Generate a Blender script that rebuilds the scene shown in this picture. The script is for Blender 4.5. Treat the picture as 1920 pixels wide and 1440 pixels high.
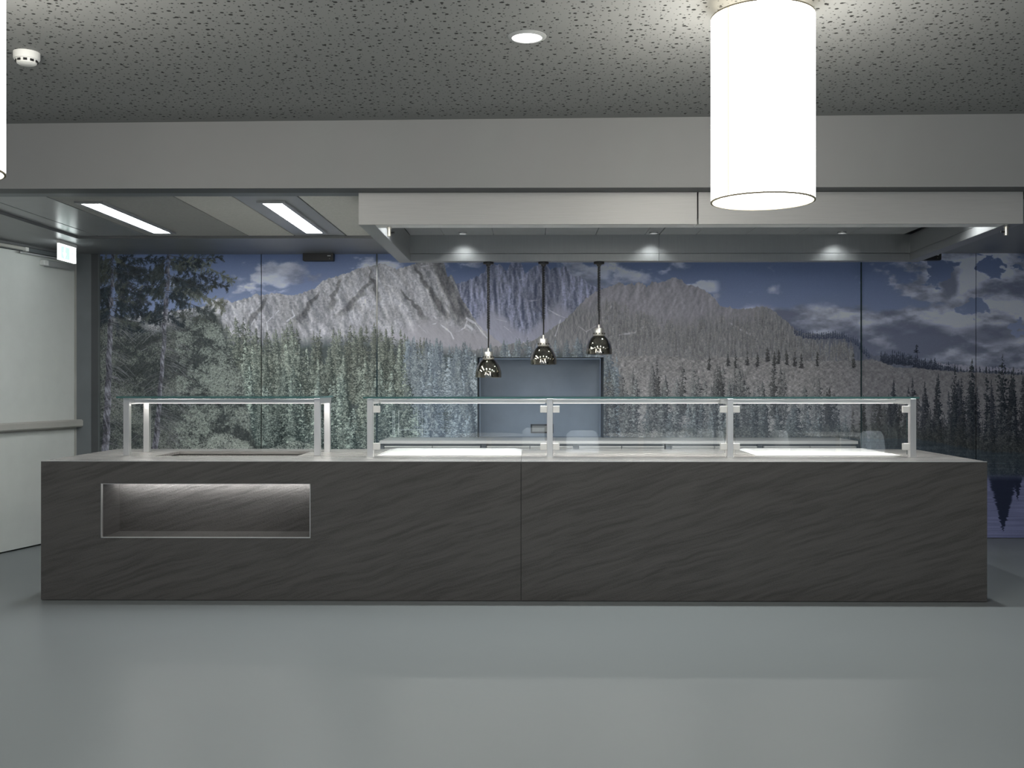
import bpy, bmesh, math, random
import numpy as np
from mathutils import Vector, Matrix

for o in list(bpy.data.objects): bpy.data.objects.remove(o)
SC = bpy.context.scene
COL = SC.collection
R = math.radians

# ------------------------------------------------------------------ camera
cam_d = bpy.data.cameras.new('camera')
cam = bpy.data.objects.new('camera', cam_d); COL.objects.link(cam)
cam.location = (0, 0, 1.40); cam.rotation_euler = (R(90), 0, R(0.6))
cam_d.sensor_width = 36; cam_d.lens = 36*1950/1920; cam_d.shift_x = -14.6/1920
cam_d.clip_start = .05; cam_d.clip_end = 100
SC.camera = cam

# ------------------------------------------------------------------ world, lights, exposure
SC.view_settings.view_transform = 'Standard'; SC.view_settings.look = 'None'
SC.view_settings.exposure = 0.0; SC.view_settings.gamma = 1.0; SC.view_settings.use_curve_mapping = False
w = bpy.data.worlds.new('daylight'); SC.world = w; w.use_nodes = True
bg = w.node_tree.nodes['Background']; bg.inputs[0].default_value = (.62, .78, 1, 1); bg.inputs[1].default_value = .35

def area(name, loc, size, power, color=(1, 1, 1), rot=(0, 0, 0), sy=None, shape=None, spread=None):
    d = bpy.data.lights.new(name, 'AREA'); d.energy = power; d.color = color; d.size = size
    d.shape = shape or ('RECTANGLE' if sy else 'DISK')
    if sy: d.size_y = sy
    if spread: d.spread = R(spread)
    o = bpy.data.objects.new(name, d); COL.objects.link(o); o.location = loc; o.rotation_euler = rot
    return o
def spot(name, loc, power, ang, blend=.6, color=(1, 1, 1), rot=(0, 0, 0), r=.03):
    d = bpy.data.lights.new(name, 'SPOT'); d.energy = power; d.color = color; d.spot_size = R(ang); d.spot_blend = blend; d.shadow_soft_size = r
    o = bpy.data.objects.new(name, d); COL.objects.link(o); o.location = loc; o.rotation_euler = rot
    return o
# recessed ceiling lamps of the dining room (one is in view, the unseen others are assumed and added for light)
for y in (4.81, 2.4, 0.0, -2.4):
    for x in (-3.0, -.017, 3.0):
        area('ceiling_lamp_light', (x, y, 2.99+.0072*x-(.012 if y > 4 and abs(x) < 1 else 0)), .14, 8, (1, .985, .95), spread=150)

# unseen point lights added as fill, assuming more drum pendants outside the frame
for x, y in ((-1.4, .8), (1.7, 1.4), (-4.6, .2), (.2, -2.2), (3.4, -1.6)):
    d = bpy.data.lights.new('fill_light', 'POINT'); d.energy = 32; d.color = (1, .98, .93); d.shadow_soft_size = .23
    o = bpy.data.objects.new('fill_light', d); COL.objects.link(o); o.location = (x, y, 2.55)

# daylight added through an assumed, unseen side window to brighten the mirrored chairs
area('window_daylight', (6.75, -.5, 1.55), 4.6, 150, (.80, .90, 1), (0, R(90), 0), sy=2.4)
bpy.data.objects['window_daylight'].rotation_euler = (R(90), 0, R(90))

# unseen spots added to brighten the chairs and tables mirrored in the glass
for x in (-.3, 1.7, 4.0):
    o = spot('mirror_fill_spot', (x, 3.4, 2.95), 640, 62, .5, (.86, .94, 1), r=.05)
    o.rotation_euler = (Vector((x, .75, .7))-o.location).to_track_quat('-Z', 'Y').to_euler()

# ------------------------------------------------------------------ materials
MATS = {}
def mat(name, base=(.5, .5, .5), rough=.5, metal=0.0, spec=.5, emit=None, es=0.0, coat=0.0):
    m = bpy.data.materials.new(name); m.use_nodes = True
    b = m.node_tree.nodes['Principled BSDF']
    b.inputs['Base Color'].default_value = (*base, 1); b.inputs['Roughness'].default_value = rough
    b.inputs['Metallic'].default_value = metal; b.inputs['Specular IOR Level'].default_value = spec
    b.inputs['Coat Weight'].default_value = coat
    if emit: b.inputs['Emission Color'].default_value = (*emit, 1); b.inputs['Emission Strength'].default_value = es
    MATS[name] = m
    return m
class NT:
    def __init__(s, m): s.t = m.node_tree; s.b = s.t.nodes['Principled BSDF']
    def n(s, k, **kw):
        n = s.t.nodes.new('ShaderNode'+k)
        for a, v in kw.items(): setattr(n, a, v)
        return n
    def l(s, a, b): s.t.links.new(a, b)
    def coord(s, scale=(1, 1, 1), rot=(0, 0, 0)):
        c = s.n('TexCoord'); m = s.n('Mapping'); m.inputs['Scale'].default_value = scale; m.inputs['Rotation'].default_value = rot
        s.l(c.outputs['Object'], m.inputs[0]); return m.outputs[0]
    def noise(s, vec, scale, detail=4, rough=.55):
        n = s.n('TexNoise'); n.inputs['Scale'].default_value = scale; n.inputs['Detail'].default_value = detail; n.inputs['Roughness'].default_value = rough
        s.l(vec, n.inputs['Vector']); return n.outputs['Fac']
    def ramp(s, fac, stops):
        r = s.n('ValToRGB'); e = r.color_ramp.elements
        while len(e) < len(stops): e.new(.5)
        for el, (p, c) in zip(e, stops): el.position = p; el.color = (*c, 1) if len(c) == 3 else c
        s.l(fac, r.inputs[0]); return r.outputs[0]
    def math(s, op, a, b=None):
        n = s.n('Math', operation=op)
        for i, v in enumerate((a, b)):
            if v is None: continue
            if isinstance(v, (int, float)): n.inputs[i].default_value = v
            else: s.l(v, n.inputs[i])
        return n.outputs[0]
    def mixc(s, fac, a, b):
        n = s.n('Mix', data_type='RGBA')
        for i, v in ((0, fac), (6, a), (7, b)):
            if isinstance(v, tuple): n.inputs[i].default_value = (*v, 1)
            elif isinstance(v, (int, float)): n.inputs[i].default_value = v
            else: s.l(v, n.inputs[i])
        return n.outputs[2]
    def bump(s, h, st=.2, d=.01):
        n = s.n('Bump'); n.inputs['Strength'].default_value = st; n.inputs['Distance'].default_value = d
        s.l(h, n.inputs['Height']); s.l(n.outputs[0], s.b.inputs['Normal'])
    def base(s, c): s.l(c, s.b.inputs['Base Color'])
    def rough(s, c): s.l(c, s.b.inputs['Roughness'])

def painted(name, c, rough=.6, var=.06, scale=6, spec=.35):
    m = mat(name, c, rough, 0, spec); t = NT(m); v = t.coord()
    f = t.noise(v, scale, 5)
    t.base(t.ramp(f, [(.3, tuple(k*(1-var) for k in c)), (.7, tuple(min(1, k*(1+var)) for k in c))]))
    t.bump(t.noise(v, 240, 2), .05, .002)
    return m
def brushed(name, c, rough, along='x', metal=1.0):
    m = mat(name, c, rough, metal); t = NT(m)
    sc = {'x': (1.5, 90, 260), 'y': (90, 1.5, 260), 'z': (260, 260, 1.5)}[along]
    f = t.noise(t.coord(sc), 4, 3)
    t.base(t.ramp(f, [(.3, tuple(k*.9 for k in c)), (.7, tuple(min(1, k*1.07) for k in c))]))
    t.rough(t.ramp(f, [(.3, (rough*.85,)*3), (.7, (rough*1.2,)*3)]))
    return m

# floor: poured grey-green resilient sheet, silky
m = mat('floor_sheet', (.3, .33, .335), .3, 0, .16); t = NT(m); v = t.coord()
f = t.noise(v, .35, 2); g = t.noise(v, 34, 5, .7)
t.base(t.mixc(t.math('MULTIPLY', g, .08), t.ramp(f, [(.3, (.180, .199, .205)), (.7, (.192, .210, .216))]), (.26, .285, .29)))
t.rough(t.ramp(t.noise(v, .8, 2), [(.3, (.33,)*3), (.7, (.36,)*3)])); t.bump(t.noise(v, 420, 2), .035, .002)
# perforated plasterboard with three sizes of scattered holes
m = mat('perforated_board', (.3, .3, .3), .75, 0, .3); t = NT(m); v = t.coord()
hole = None
for cell, rad, var, off in ((.080, .0068, .0028, 0), (.054, .0040, .0016, 3.7), (.036, .0021, .0008, 9.1)):
    mp = t.n('Mapping'); mp.inputs['Location'].default_value = (off, off*.6, 0); t.l(v, mp.inputs[0])
    vo = t.n('TexVoronoi', voronoi_dimensions='2D', feature='F1'); vo.inputs['Scale'].default_value = 1/cell; vo.inputs['Randomness'].default_value = .82
    t.l(mp.outputs[0], vo.inputs['Vector'])
    sep = t.n('SeparateColor'); t.l(vo.outputs['Color'], sep.inputs[0])
    rr = t.math('ADD', t.math('MULTIPLY', sep.outputs[0], var/cell), rad/cell)
    d = t.math('SUBTRACT', rr, vo.outputs['Distance'])
    k = t.n('MapRange'); k.inputs['From Min'].default_value = -.012; k.inputs['From Max'].default_value = .012; t.l(d, k.inputs['Value'])
    keep = t.math('MULTIPLY', k.outputs[0], t.math('GREATER_THAN', sep.outputs[1], .12))
    hole = keep if hole is None else t.math('MAXIMUM', hole, keep)
sx = t.n('SeparateXYZ'); t.l(v, sx.inputs[0])
hole = t.math('MULTIPLY', hole, t.math('LESS_THAN', sx.outputs[1], 6.235))
t.base(t.mixc(hole, t.ramp(t.noise(v, 3, 3), [(.3, (.222, .227, .226)), (.7, (.236, .24, .237))]), (.014, .014, .014)))
t.bump(t.math('SUBTRACT', 1.0, hole), .6, .004)
painted('beam_paint', (.272, .275, .277), .55, .012)
painted('soffit_paint', (.16, .165, .17), .33, spec=.5)
painted('panel_metal', (.26, .27, .275), .28, spec=.6)
painted('tile_mineral', (.55, .54, .5), .85, .08, 60)
painted('tile_grey', (.32, .32, .305), .7, .08, 60)
painted('door_paint', (.66, .685, .66), .32, .03, spec=.5)
painted('frame_paint', (.16, .175, .185), .4)
painted('frame_dark', (.075, .08, .085), .5)
painted('rail_resin', (.44, .435, .405), .45)
painted('hatch_laminate', (.33, .40, .50), .4)
painted('wall_paint', (.30, .30, .29), .6)
brushed('steel', (.74, .74, .73), .36, 'x', .8)
brushed('drawer_steel', (.80, .80, .79), .4, 'x', .55)
brushed('steel_upright', (.72, .72, .715), .34, 'z', .85)
brushed('hood_steel', (.36, .37, .375), .38, 'z', .9)
brushed('hood_front', (.42, .42, .415), .5, 'x', .35)
mat('chrome', (.40, .375, .32), .07, 1.0)
mat('chrome_soft', (.75, .72, .66), .3, .9)
mat('clamp_steel', (.82, .81, .78), .4, .35)
mat('black_plastic', (.012, .012, .013), .35)
mat('dark_gap', (.01, .01, .01), .8)
mat('white_plastic', (.78, .78, .76), .4)
mat('grey_plastic', (.35, .36, .36), .45)
mat('hot_plate_white', (.9, .9, .89), .12, 0, .5)
mat('lamp_lens', (.9, .9, .9), .4, emit=(1, .99, .96), es=2.2)
mat('tube_diffuser', (.9, .9, .9), .4, emit=(.97, 1, 1), es=38)
mat('led', (.9, .9, .9), .4, emit=(1, .96, .9), es=85)
mat('niche_soft', (.9, .9, .9), .4, emit=(1, .99, .97), es=24)
mat('led_soft', (.9, .9, .9), .4, emit=(1, .96, .9), es=30)
mat('led_lip', (.9, .9, .9), .4, emit=(1, .96, .9), es=1.6)
mat('niche_led', (.9, .9, .9), .4, emit=(1, .99, .97), es=75)
mat('shade_fabric', (.9, .88, .8), .7, emit=(1, .96, .87), es=15)
mat('shade_seam', (.85, .7, .4), .7, emit=(1, .86, .6), es=.9)
mat('shade_lining', (.85, .82, .75), .7, emit=(1, .96, .87), es=1.6)
mat('shade_rim', (.3, .26, .18), .6)
mat('shade_inside', (.9, .9, .86), .6, emit=(1, .98, .92), es=14)
mat('sign_white', (.95, 1, .98), .3, emit=(.93, 1, .99), es=4.5)
mat('sign_green', (.6, .9, .8), .3, emit=(.68, .93, .87), es=.9)
mat('chair_shell', (.72, .75, .78), .4)
mat('table_white', (.75, .75, .74), .3)
mat('print_white', (.7, .7, .7), .5)
# dark slate laminate, streaks climbing to the right
m = mat('slate', (.05, .05, .05), .55, 0, .4); t = NT(m)
v = t.coord((1, 1, 1), (0, R(17), 0))
mp = t.n('Mapping'); mp.inputs['Scale'].default_value = (1.7, 1.7, 30); t.l(v, mp.inputs[0])
wob = t.n('TexNoise'); wob.inputs['Scale'].default_value = 2.2; wob.inputs['Detail'].default_value = 3; t.l(v, wob.inputs['Vector'])
ad = t.n('Vector' 'Math', operation='MULTIPLY_ADD'); ad.inputs[1].default_value = (.5, .5, 2.6); t.l(wob.outputs['Color'], ad.inputs[0]); t.l(mp.outputs[0], ad.inputs[2])
st = t.noise(ad.outputs[0], 1.5, 8, .62); fine = t.noise(v, 130, 4, .7); cl = t.noise(v, .9, 3)
h = t.math('ADD', t.math('MULTIPLY', st, 1.0), t.math('MULTIPLY', t.math('SUBTRACT', fine, .5), .55))
t.base(t.ramp(h, [(.34, (.055, .053, .0515)), (.50, (.080, .077, .075)), (.68, (.093, .0895, .087)), (.95, (.122, .118, .114))]))
t.rough(t.ramp(fine, [(.3, (.42,)*3), (.7, (.6,)*3)])); t.bump(h, .5, .006)
# the same laminate on the worktop, coloured paler to stand in for strip light
m = mat('slate_top_lit', (.1, .1, .1), .3, 0, .5); t = NT(m); v = t.coord((.8, 22, 9))
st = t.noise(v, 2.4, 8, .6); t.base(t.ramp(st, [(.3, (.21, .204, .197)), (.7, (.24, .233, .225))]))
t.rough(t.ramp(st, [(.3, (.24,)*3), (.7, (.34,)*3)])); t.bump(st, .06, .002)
# speckled granite lining of the sunk tray
m = mat('granite', (.1, .1, .1), .5); t = NT(m); v = t.coord()
t.base(t.ramp(t.noise(v, 260, 2, .8), [(.38, (.03, .03, .03)), (.62, (.3, .29, .28))]))

def glass(name, tint=(1, 1, 1), ior=1.5):
    m = bpy.data.materials.new(name); m.use_nodes = True; tr = m.node_tree; tr.nodes.clear()
    o = tr.nodes.new('ShaderNodeOutputMaterial'); mx = tr.nodes.new('ShaderNodeMixShader'); fr = tr.nodes.new('ShaderNodeFresnel')
    t_ = tr.nodes.new('ShaderNodeBsdfTransparent'); g = tr.nodes.new('ShaderNodeBsdfGlossy'); g.inputs['Roughness'].default_value = .0
    fr.inputs[0].default_value = ior; t_.inputs[0].default_value = (*tint, 1)
    tr.links.new(fr.outputs[0], mx.inputs[0]); tr.links.new(t_.outputs[0], mx.inputs[1]); tr.links.new(g.outputs[0], mx.inputs[2]); tr.links.new(mx.outputs[0], o.inputs[0])
    MATS[name] = m; return m
glass('clear_glass', (.985, .995, .992), 1.62)
mat('print_edge', (.03, .06, .065), .15, 0, .6)
mat('glass_edge', (.07, .165, .16), .15, 0, .6)

# ------------------------------------------------------------------ helpers
class MB:
    """collects boxes, lathes and tubes; build() links them as one mesh object"""
    def __init__(s): s.v = []; s.f = []; s.mi = []; s.uv = {}
    def box(s, x0, x1, y0, y1, z0, z1, mi=0, faces=None, ch=0):
        b = len(s.v)
        s.v += [(x0, y0, z0), (x1, y0, z0), (x1, y1, z0), (x0, y1, z0), (x0, y0, z1), (x1, y0, z1), (x1, y1, z1), (x0, y1, z1)]
        q = {'bottom': (0, 3, 2, 1), 'top': (4, 5, 6, 7), 'front': (0, 1, 5, 4), 'right': (1, 2, 6, 5), 'back': (2, 3, 7, 6), 'left': (3, 0, 4, 7)}
        for k, ix in q.items():
            s.f.append(tuple(b+i for i in ix)); s.mi.append((faces or {}).get(k, mi))
        return s
    def poly(s, pts, y0, y1, mi=0):
        """prism: outline in x,z (counter-clockwise seen from the front) drawn along y"""
        b = len(s.v); n = len(pts)
        s.v += [(x, y0, z) for x, z in pts]+[(x, y1, z) for x, z in pts]
        s.f.append(tuple(b+i for i in range(n))); s.f.append(tuple(b+n+i for i in reversed(range(n)))); s.mi += [mi, mi]
        for i in range(n):
            j = (i+1) % n; s.f.append((b+j, b+i, b+n+i, b+n+j)); s.mi.append(mi)
        return s
    def lathe(s, prof, c=(0, 0, 0), n=32, mi=0, cap=True):
        b = len(s.v); k = len(prof)
        for r, z in prof:
            for i in range(n):
                a = 2*math.pi*i/n; s.v.append((c[0]+r*math.cos(a), c[1]+r*math.sin(a), c[2]+z))
        for j in range(k-1):
            for i in range(n):
                i2 = (i+1) % n; s.f.append((b+j*n+i, b+j*n+i2, b+(j+1)*n+i2, b+(j+1)*n+i)); s.mi.append(mi)
        if cap:
            s.f.append(tuple(b+i for i in reversed(range(n)))); s.f.append(tuple(b+(k-1)*n+i for i in range(n))); s.mi += [mi, mi]
        return s
    def tube(s, pts, r, n=8, mi=0):
        b = len(s.v); m = len(pts); P = [Vector(p) for p in pts]
        up = Vector((0, 0, 1))
        for i, p in enumerate(P):
            d = (P[min(i+1, m-1)]-P[max(i-1, 0)]).normalized()
            u = d.cross(up if abs(d.z) < .95 else Vector((1, 0, 0))).normalized(); w_ = d.cross(u)
            for k in range(n):
                a = 2*math.pi*k/n; q = p+u*(r*math.cos(a))+w_*(r*math.sin(a)); s.v.append(tuple(q))
        for i in range(m-1):
            for k in range(n):
                k2 = (k+1) % n; s.f.append((b+i*n+k, b+(i+1)*n+k, b+(i+1)*n+k2, b+i*n+k2)); s.mi.append(mi)
        s.f.append(tuple(b+k for k in range(n))); s.f.append(tuple(b+(m-1)*n+k for k in reversed(range(n)))); s.mi += [mi, mi]
        return s
    def build(s, name, mats, parent=None, smooth=False, bevel=0.0, loc=None):
        me = bpy.data.meshes.new(name); me.from_pydata(s.v, [], s.f); me.update()
        for k in (mats if isinstance(mats, (list, tuple)) else [mats]): me.materials.append(MATS[k])
        for p, i in zip(me.polygons, s.mi): p.material_index = i
        bm = bmesh.new(); bm.from_mesh(me); bmesh.ops.recalc_face_normals(bm, faces=bm.faces)
        if bevel:
            bmesh.ops.bevel(bm, geom=[e for e in bm.edges if len(e.link_faces) == 2 and e.calc_face_angle() > .6], offset=bevel, segments=1, affect='EDGES', profile=.5)
        bm.to_mesh(me); bm.free()
        if smooth:
            for p in me.polygons: p.use_smooth = True
            me.set_sharp_from_angle(angle=R(38))
        o = bpy.data.objects.new(name, me); COL.objects.link(o)
        if parent is not None: put(o, parent)
        if loc: o.location = loc
        return o
def put(o, parent):
    o.parent = parent
    o.matrix_parent_inverse = Matrix.Identity(4)
def tag(o, label, cat, group=None, kind=None):
    o['label'] = label; o['category'] = cat
    if group: o['group'] = group
    if kind: o['kind'] = kind
    return o
def thing(name, label, cat, loc=(0, 0, 0), rz=0, group=None):
    o = bpy.data.objects.new(name, None); COL.objects.link(o); o.location = loc; o.rotation_euler = (0, 0, rz); o.empty_display_size = .1
    return tag(o, label, cat, group)
def struct(o): o['kind'] = 'structure'; return o
def shell(name, loc=(0, 0, 0), rz=0):
    o = bpy.data.objects.new(name, None); COL.objects.link(o); o.location = loc; o.rotation_euler = (0, 0, rz); o.empty_display_size = .1
    return struct(o)
def copy_tree(o, parent=None):
    c = o.copy(); COL.objects.link(c)
    if parent is not None: c.parent = parent
    for ch in list(o.children): copy_tree(ch, c)
    return c
import numpy as np
# ---- printed landscape: an alpine panorama painted stroke by stroke ----
MX0, MX1, MY0, MY1, MS = 186.0, 2010.0, 470.0, 1014.0, 2.0
def paint_mural():
    rng = np.random.default_rng(11)
    Wd, Hd = int((MX1-MX0)*MS), int((MY1-MY0)*MS)
    xs = MX0 + (np.arange(Wd)+.5)/MS
    ys = MY0 + (np.arange(Hd)+.5)/MS
    X, Y = np.meshgrid(xs.astype(np.float32), ys.astype(np.float32))
    def vn(cx, cy, shear=0.0, seed=None):
        """value noise with cells of cx by cy units, sheared so x slides with y"""
        r = np.random.default_rng(seed) if seed is not None else rng
        gx = (X - shear*(Y-500) - MX0)/cx + 600.0
        gy = (Y - MY0)/cy
        n = 2048
        G = r.random((n, n)).astype(np.float32)
        xi = np.floor(gx).astype(np.int32); yi = np.floor(gy).astype(np.int32)
        tx = gx-xi; ty = gy-yi
        tx = tx*tx*(3-2*tx); ty = ty*ty*(3-2*ty)
        xi %= n-1; yi %= n-1
        a = G[yi, xi]*(1-tx)+G[yi, xi+1]*tx
        b = G[yi+1, xi]*(1-tx)+G[yi+1, xi+1]*tx
        return a*(1-ty)+b*ty
    def fbm(cx, cy, o=4, shear=0.0, gain=.55):
        s = 0; amp = 1; tot = 0
        for k in range(o):
            s = s+amp*vn(cx/2**k, cy/2**k, shear); tot += amp; amp *= gain
        return s/tot
    def C(*c): return np.array(c, np.float32)
    def sst(a, b, v):
        t = np.clip((v-a)/(b-a), 0, 1); return t*t*(3-2*t)
    def mix(a, b, m): return a+(b-a)*m[..., None]
    def line(pts, jag=0, step=3.0):
        px = np.array([p[0] for p in pts], float); py = np.array([p[1] for p in pts], float)
        l = np.interp(xs, px, py)
        if jag:
            n = int((MX1-MX0)/step)+2
            l = l+np.interp(xs, MX0+np.arange(n)*step, (rng.random(n)-.5)*2*jag)
        return l.astype(np.float32)
    # sky
    ty = np.clip((Y-476)/180, 0, 1)
    img = mix(np.broadcast_to(C(94, 114, 158), X.shape+(3,)).copy(), np.broadcast_to(C(146, 158, 190), X.shape+(3,)), ty)
    # clouds
    n1 = fbm(46, 26, 6); n2 = fbm(70, 30, 5); n3 = fbm(20, 12, 4)
    Xw = X+(n1-.5)*90+(n3-.5)*26; Yw = Y+(fbm(40, 24, 5)-.5)*56+(n3-.5)*14
    def blob(cx, cy, rx, ry): return np.exp(-(((X-cx)/rx)**2+((Y-cy)/ry)**2))
    def hole(cx, cy, rx, ry): return np.exp(-(((Xw-cx)/rx)**2+((Yw-cy)/ry)**2))
    top = line([(186, 700), (1330, 640), (1350, 575), (1380, 582), (1400, 570), (1440, 571), (1480, 576), (1560, 575), (1600, 585), (1640, 584), (1680, 578), (1700, 573), (1740, 570), (1775, 566), (2010, 540)])
    bank = sst(-7, 7, Y-top+(n1-.5)*30)*sst(1340, 1372, X)
    upper = sst(.28, .5, blob(1860, 520, 150, 62)+.5*blob(1735, 545, 42, 34)+(n1-.5)*1.5)*sst(1670, 1700, X)
    for bx, by, rx, ry in ((1853, 500, 19, 26), (1757, 515, 26, 30), (1745, 488, 30, 16), (1826, 580, 28, 15), (1900, 506, 14, 6), (1910, 616, 16, 10), (1950, 480, 30, 12)):
        upper = upper*(1-sst(.34, .50, hole(bx, by, rx, ry)))
        if by > 560: bank = bank*(1-sst(.34, .50, hole(bx, by, rx, ry)))
    small = np.zeros_like(X)
    for bx, by, rx, ry, am in ((530, 518, 50, 26, 1.1), (505, 545, 46, 12, .9), (590, 530, 34, 12, .8), (700, 492, 34, 10, .8), (735, 498, 26, 12, .7), (1110, 522, 46, 26, 1.15), (1170, 522, 50, 18, 1.0), (1265, 500, 34, 13, .8), (1215, 500, 16, 10, .5),
                           (1325, 540, 26, 16, 1.05), (1340, 560, 12, 18, .9), (890, 490, 30, 10, .5), (1700, 528, 26, 18, .9), (1650, 650, 26, 12, .9), (445, 520, 24, 8, .5), (418, 562, 30, 14, .6)):
        small = np.maximum(small, am*(.45*blob(bx, by, rx, ry)+.6*hole(bx, by, rx, ry)))
    small = sst(.26, .8, small+(n1-.5)*1.5+(n3-.5)*.6)
    shade = fbm(80, 34, 6)
    ccol = mix(np.broadcast_to(C(196, 198, 206), X.shape+(3,)), np.broadcast_to(C(112, 118, 142), X.shape+(3,)), sst(.42, .72, shade+.16*sst(590, 680, Y)))
    ccol = mix(ccol, np.broadcast_to(C(104, 110, 134), X.shape+(3,)), .8*sst(.3, .8, blob(1780, 528, 22, 46)+(n3-.5)*.5))
    ccol = mix(ccol, np.broadcast_to(C(106, 112, 138), X.shape+(3,)), .7*sst(.25, .75, .9*blob(1700, 617, 80, 12)+.9*blob(1850, 628, 80, 18)+.6*blob(1520, 612, 40, 12)+(n2-.5)*.7))
    cm = np.maximum(np.maximum(bank, upper), small*.85)
    img = mix(img, ccol, cm*.92)
    img = mix(img, np.broadcast_to(C(206, 204, 206), X.shape+(3,)), (small*sst(.5, .9, n1+.15))*.5)
    # ---------- rock ----------
    def rock(h, light, dark, gain, s=2):
        d = h-np.roll(h, s*2, 1)
        v = np.clip(.5+gain*d, 0, 1)
        return dark+(light-dark)*v[..., None]
    G1 = fbm(3.2, 2.8, 3); G2 = fbm(9, 14, 4)
    def crag(h, light, dark, gain, sp=1.0):
        """coarse relief lit from the left, broken up by small ledges and speckle"""
        d = (h-np.roll(h, 9, 1))*gain*.8+(h-np.roll(h, 3, 1))*gain*.6
        v = np.clip(.52+d+sp*((G2-np.roll(G2, 4, 1))*1.1+(G1-.5)*.5+(G1-np.roll(G1, 2, 0))*.3), 0, 1)
        return dark+(light-dark)*v[..., None]
    def ridged(n): return 1-np.abs(2*n-1)
    ridgeA = line([(186, 600), (380, 575), (412, 558), (435, 566), (470, 556), (480, 551), (491, 553), (515, 549), (540, 552), (556, 552), (575, 546), (590, 540), (605, 527), (620, 521), (640, 515), (655, 511), (665, 505), (680, 501), (706, 496), (715, 493), (724, 496), (735, 501), (745, 505), (757, 501), (775, 495), (800, 486), (815, 483), (829, 486), (835, 498), (837, 510), (840, 518), (847, 516), (851, 523), (856, 534), (866, 560), (900, 612), (960, 660), (1000, 690), (2010, 720)], 1.6)
    ridgeB = line([(186, 720), (800, 560), (856, 533), (866, 529), (876, 527), (889, 521), (903, 515), (911, 508), (914, 490), (925, 494), (934, 497), (939, 494), (947, 505), (951, 507), (958, 494), (963, 488), (970, 486), (976, 490), (981, 502), (986, 515), (996, 504), (1005, 500), (1012, 494), (1020, 495), (1027, 499), (1033, 507), (1039, 502), (1052, 504), (1060, 500), (1067, 507), (1071, 517), (1087, 518), (1097, 525), (1112, 536), (1121, 541), (1140, 542), (1180, 580), (1230, 640), (2010, 700)], 2.2, 2.5)
    ridgeC = line([(186, 760), (1000, 640), (1060, 600), (1100, 560), (1120, 545), (1133, 541), (1154, 534), (1164, 530), (1175, 536), (1185, 530), (1191, 535), (1198, 529), (1207, 533), (1214, 538), (1224, 529), (1237, 530), (1255, 524), (1268, 521), (1279, 525), (1287, 533), (1307, 537), (1318, 543), (1336, 555), (1346, 568), (1352, 576), (1370, 576), (1380, 581), (1406, 579), (1422, 575), (1438, 576), (1453, 584), (1466, 597), (1480, 608), (1492, 618), (1508, 625), (1537, 627), (1573, 625), (1594, 632), (1610, 643), (1620, 656), (1640, 668), (1650, 667), (1680, 667), (1705, 669), (1725, 675), (1749, 680), (1771, 687), (1801, 694), (1868, 697), (2010, 706)], 2.0, 2.6)
    def under(l, soft=.5): return np.clip((Y-l[None, :])/soft*.5+.5, 0, 1)
    big = fbm(70, 60, 3)
    hB = ridged(fbm(20, 110, 4, .08))*.7+ridged(fbm(7, 34, 3, .05))*.3
    cB = crag(hB, C(166, 166, 184), C(78, 86, 114), 1.9)
    cB = cB*(.76+.3*big[..., None]+.2*ridged(fbm(20, 80, 4, .06))[..., None])
    scB = sst(-10, 22, Y-(594+(n1-.5)*40)-22*np.sin(X/19.))
    hS = fbm(16, 60, 5, .8)
    cB = mix(cB, rock(hS, C(182, 178, 188), C(140, 140, 156), .9), scB*.9)
    img = mix(img, cB, under(ridgeB))
    hA = ridged(fbm(44, 100, 4, .42))*.75+ridged(fbm(13, 30, 3, .3))*.25
    cA = crag(hA, C(174, 169, 165), C(100, 100, 106), 1.7)*(.80+.4*ridged(fbm(26, 60, 4, .5))[..., None])
    cA = cA*(.84+.34*big[..., None])
    # tall shaded buttress faces of the left massif
    for x0, y0, x1, y1, w in ((815, 486, 872, 600, 26), (776, 497, 838, 594, 13), (748, 540, 800, 600, 9), (700, 520, 640, 590, 16), (600, 545, 560, 600, 13), (500, 556, 470, 606, 12), (690, 500, 712, 560, 7), (640, 520, 618, 575, 9)):
        t = np.clip((Y-y0)/(y1-y0), 0, 1); cx = x0+(x1-x0)*t+(n3-.5)*14
        m = sst(1, .35, np.abs(X-cx)/(w*(.35+.65*t)))*sst(-4, 10, Y-y0)*sst(14, -14, Y-y1)
        cA = cA*(1-.30*m[..., None])
    scA = sst(-8, 30, Y-(597+(n1-.5)*46)-14*np.sin(X/27.))*sst(640, 740, X)
    cA = mix(cA, rock(fbm(14, 50, 5, .9), C(182, 175, 176), C(146, 141, 146), .9), scA*.85)
    img = mix(img, cA, under(ridgeA))
    img = mix(img, np.broadcast_to(C(150, 156, 182), X.shape+(3,)), .16*sst(850, 900, X)*sst(1130, 1100, X)*sst(640, 480, Y)*under(ridgeB))
    hC = ridged(fbm(30, 54, 4, -.35))*.7+ridged(fbm(11, 22, 3, -.2))*.3
    cC = crag(hC, C(178, 172, 174), C(124, 121, 130), 1.2, .6)
    cC = mix(cC, rock(fbm(4, 9, 3), C(156, 152, 148), C(110, 110, 112), 1.5), sst(-26, 26, Y-(612-.22*np.abs(X-1290)+(n1-.5)*60))*.9)
    cC = mix(cC, np.broadcast_to(C(84, 96, 128), X.shape+(3,)), .55*sst(1470, 1600, X))
    img = mix(img, cC, under(ridgeC))
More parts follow.
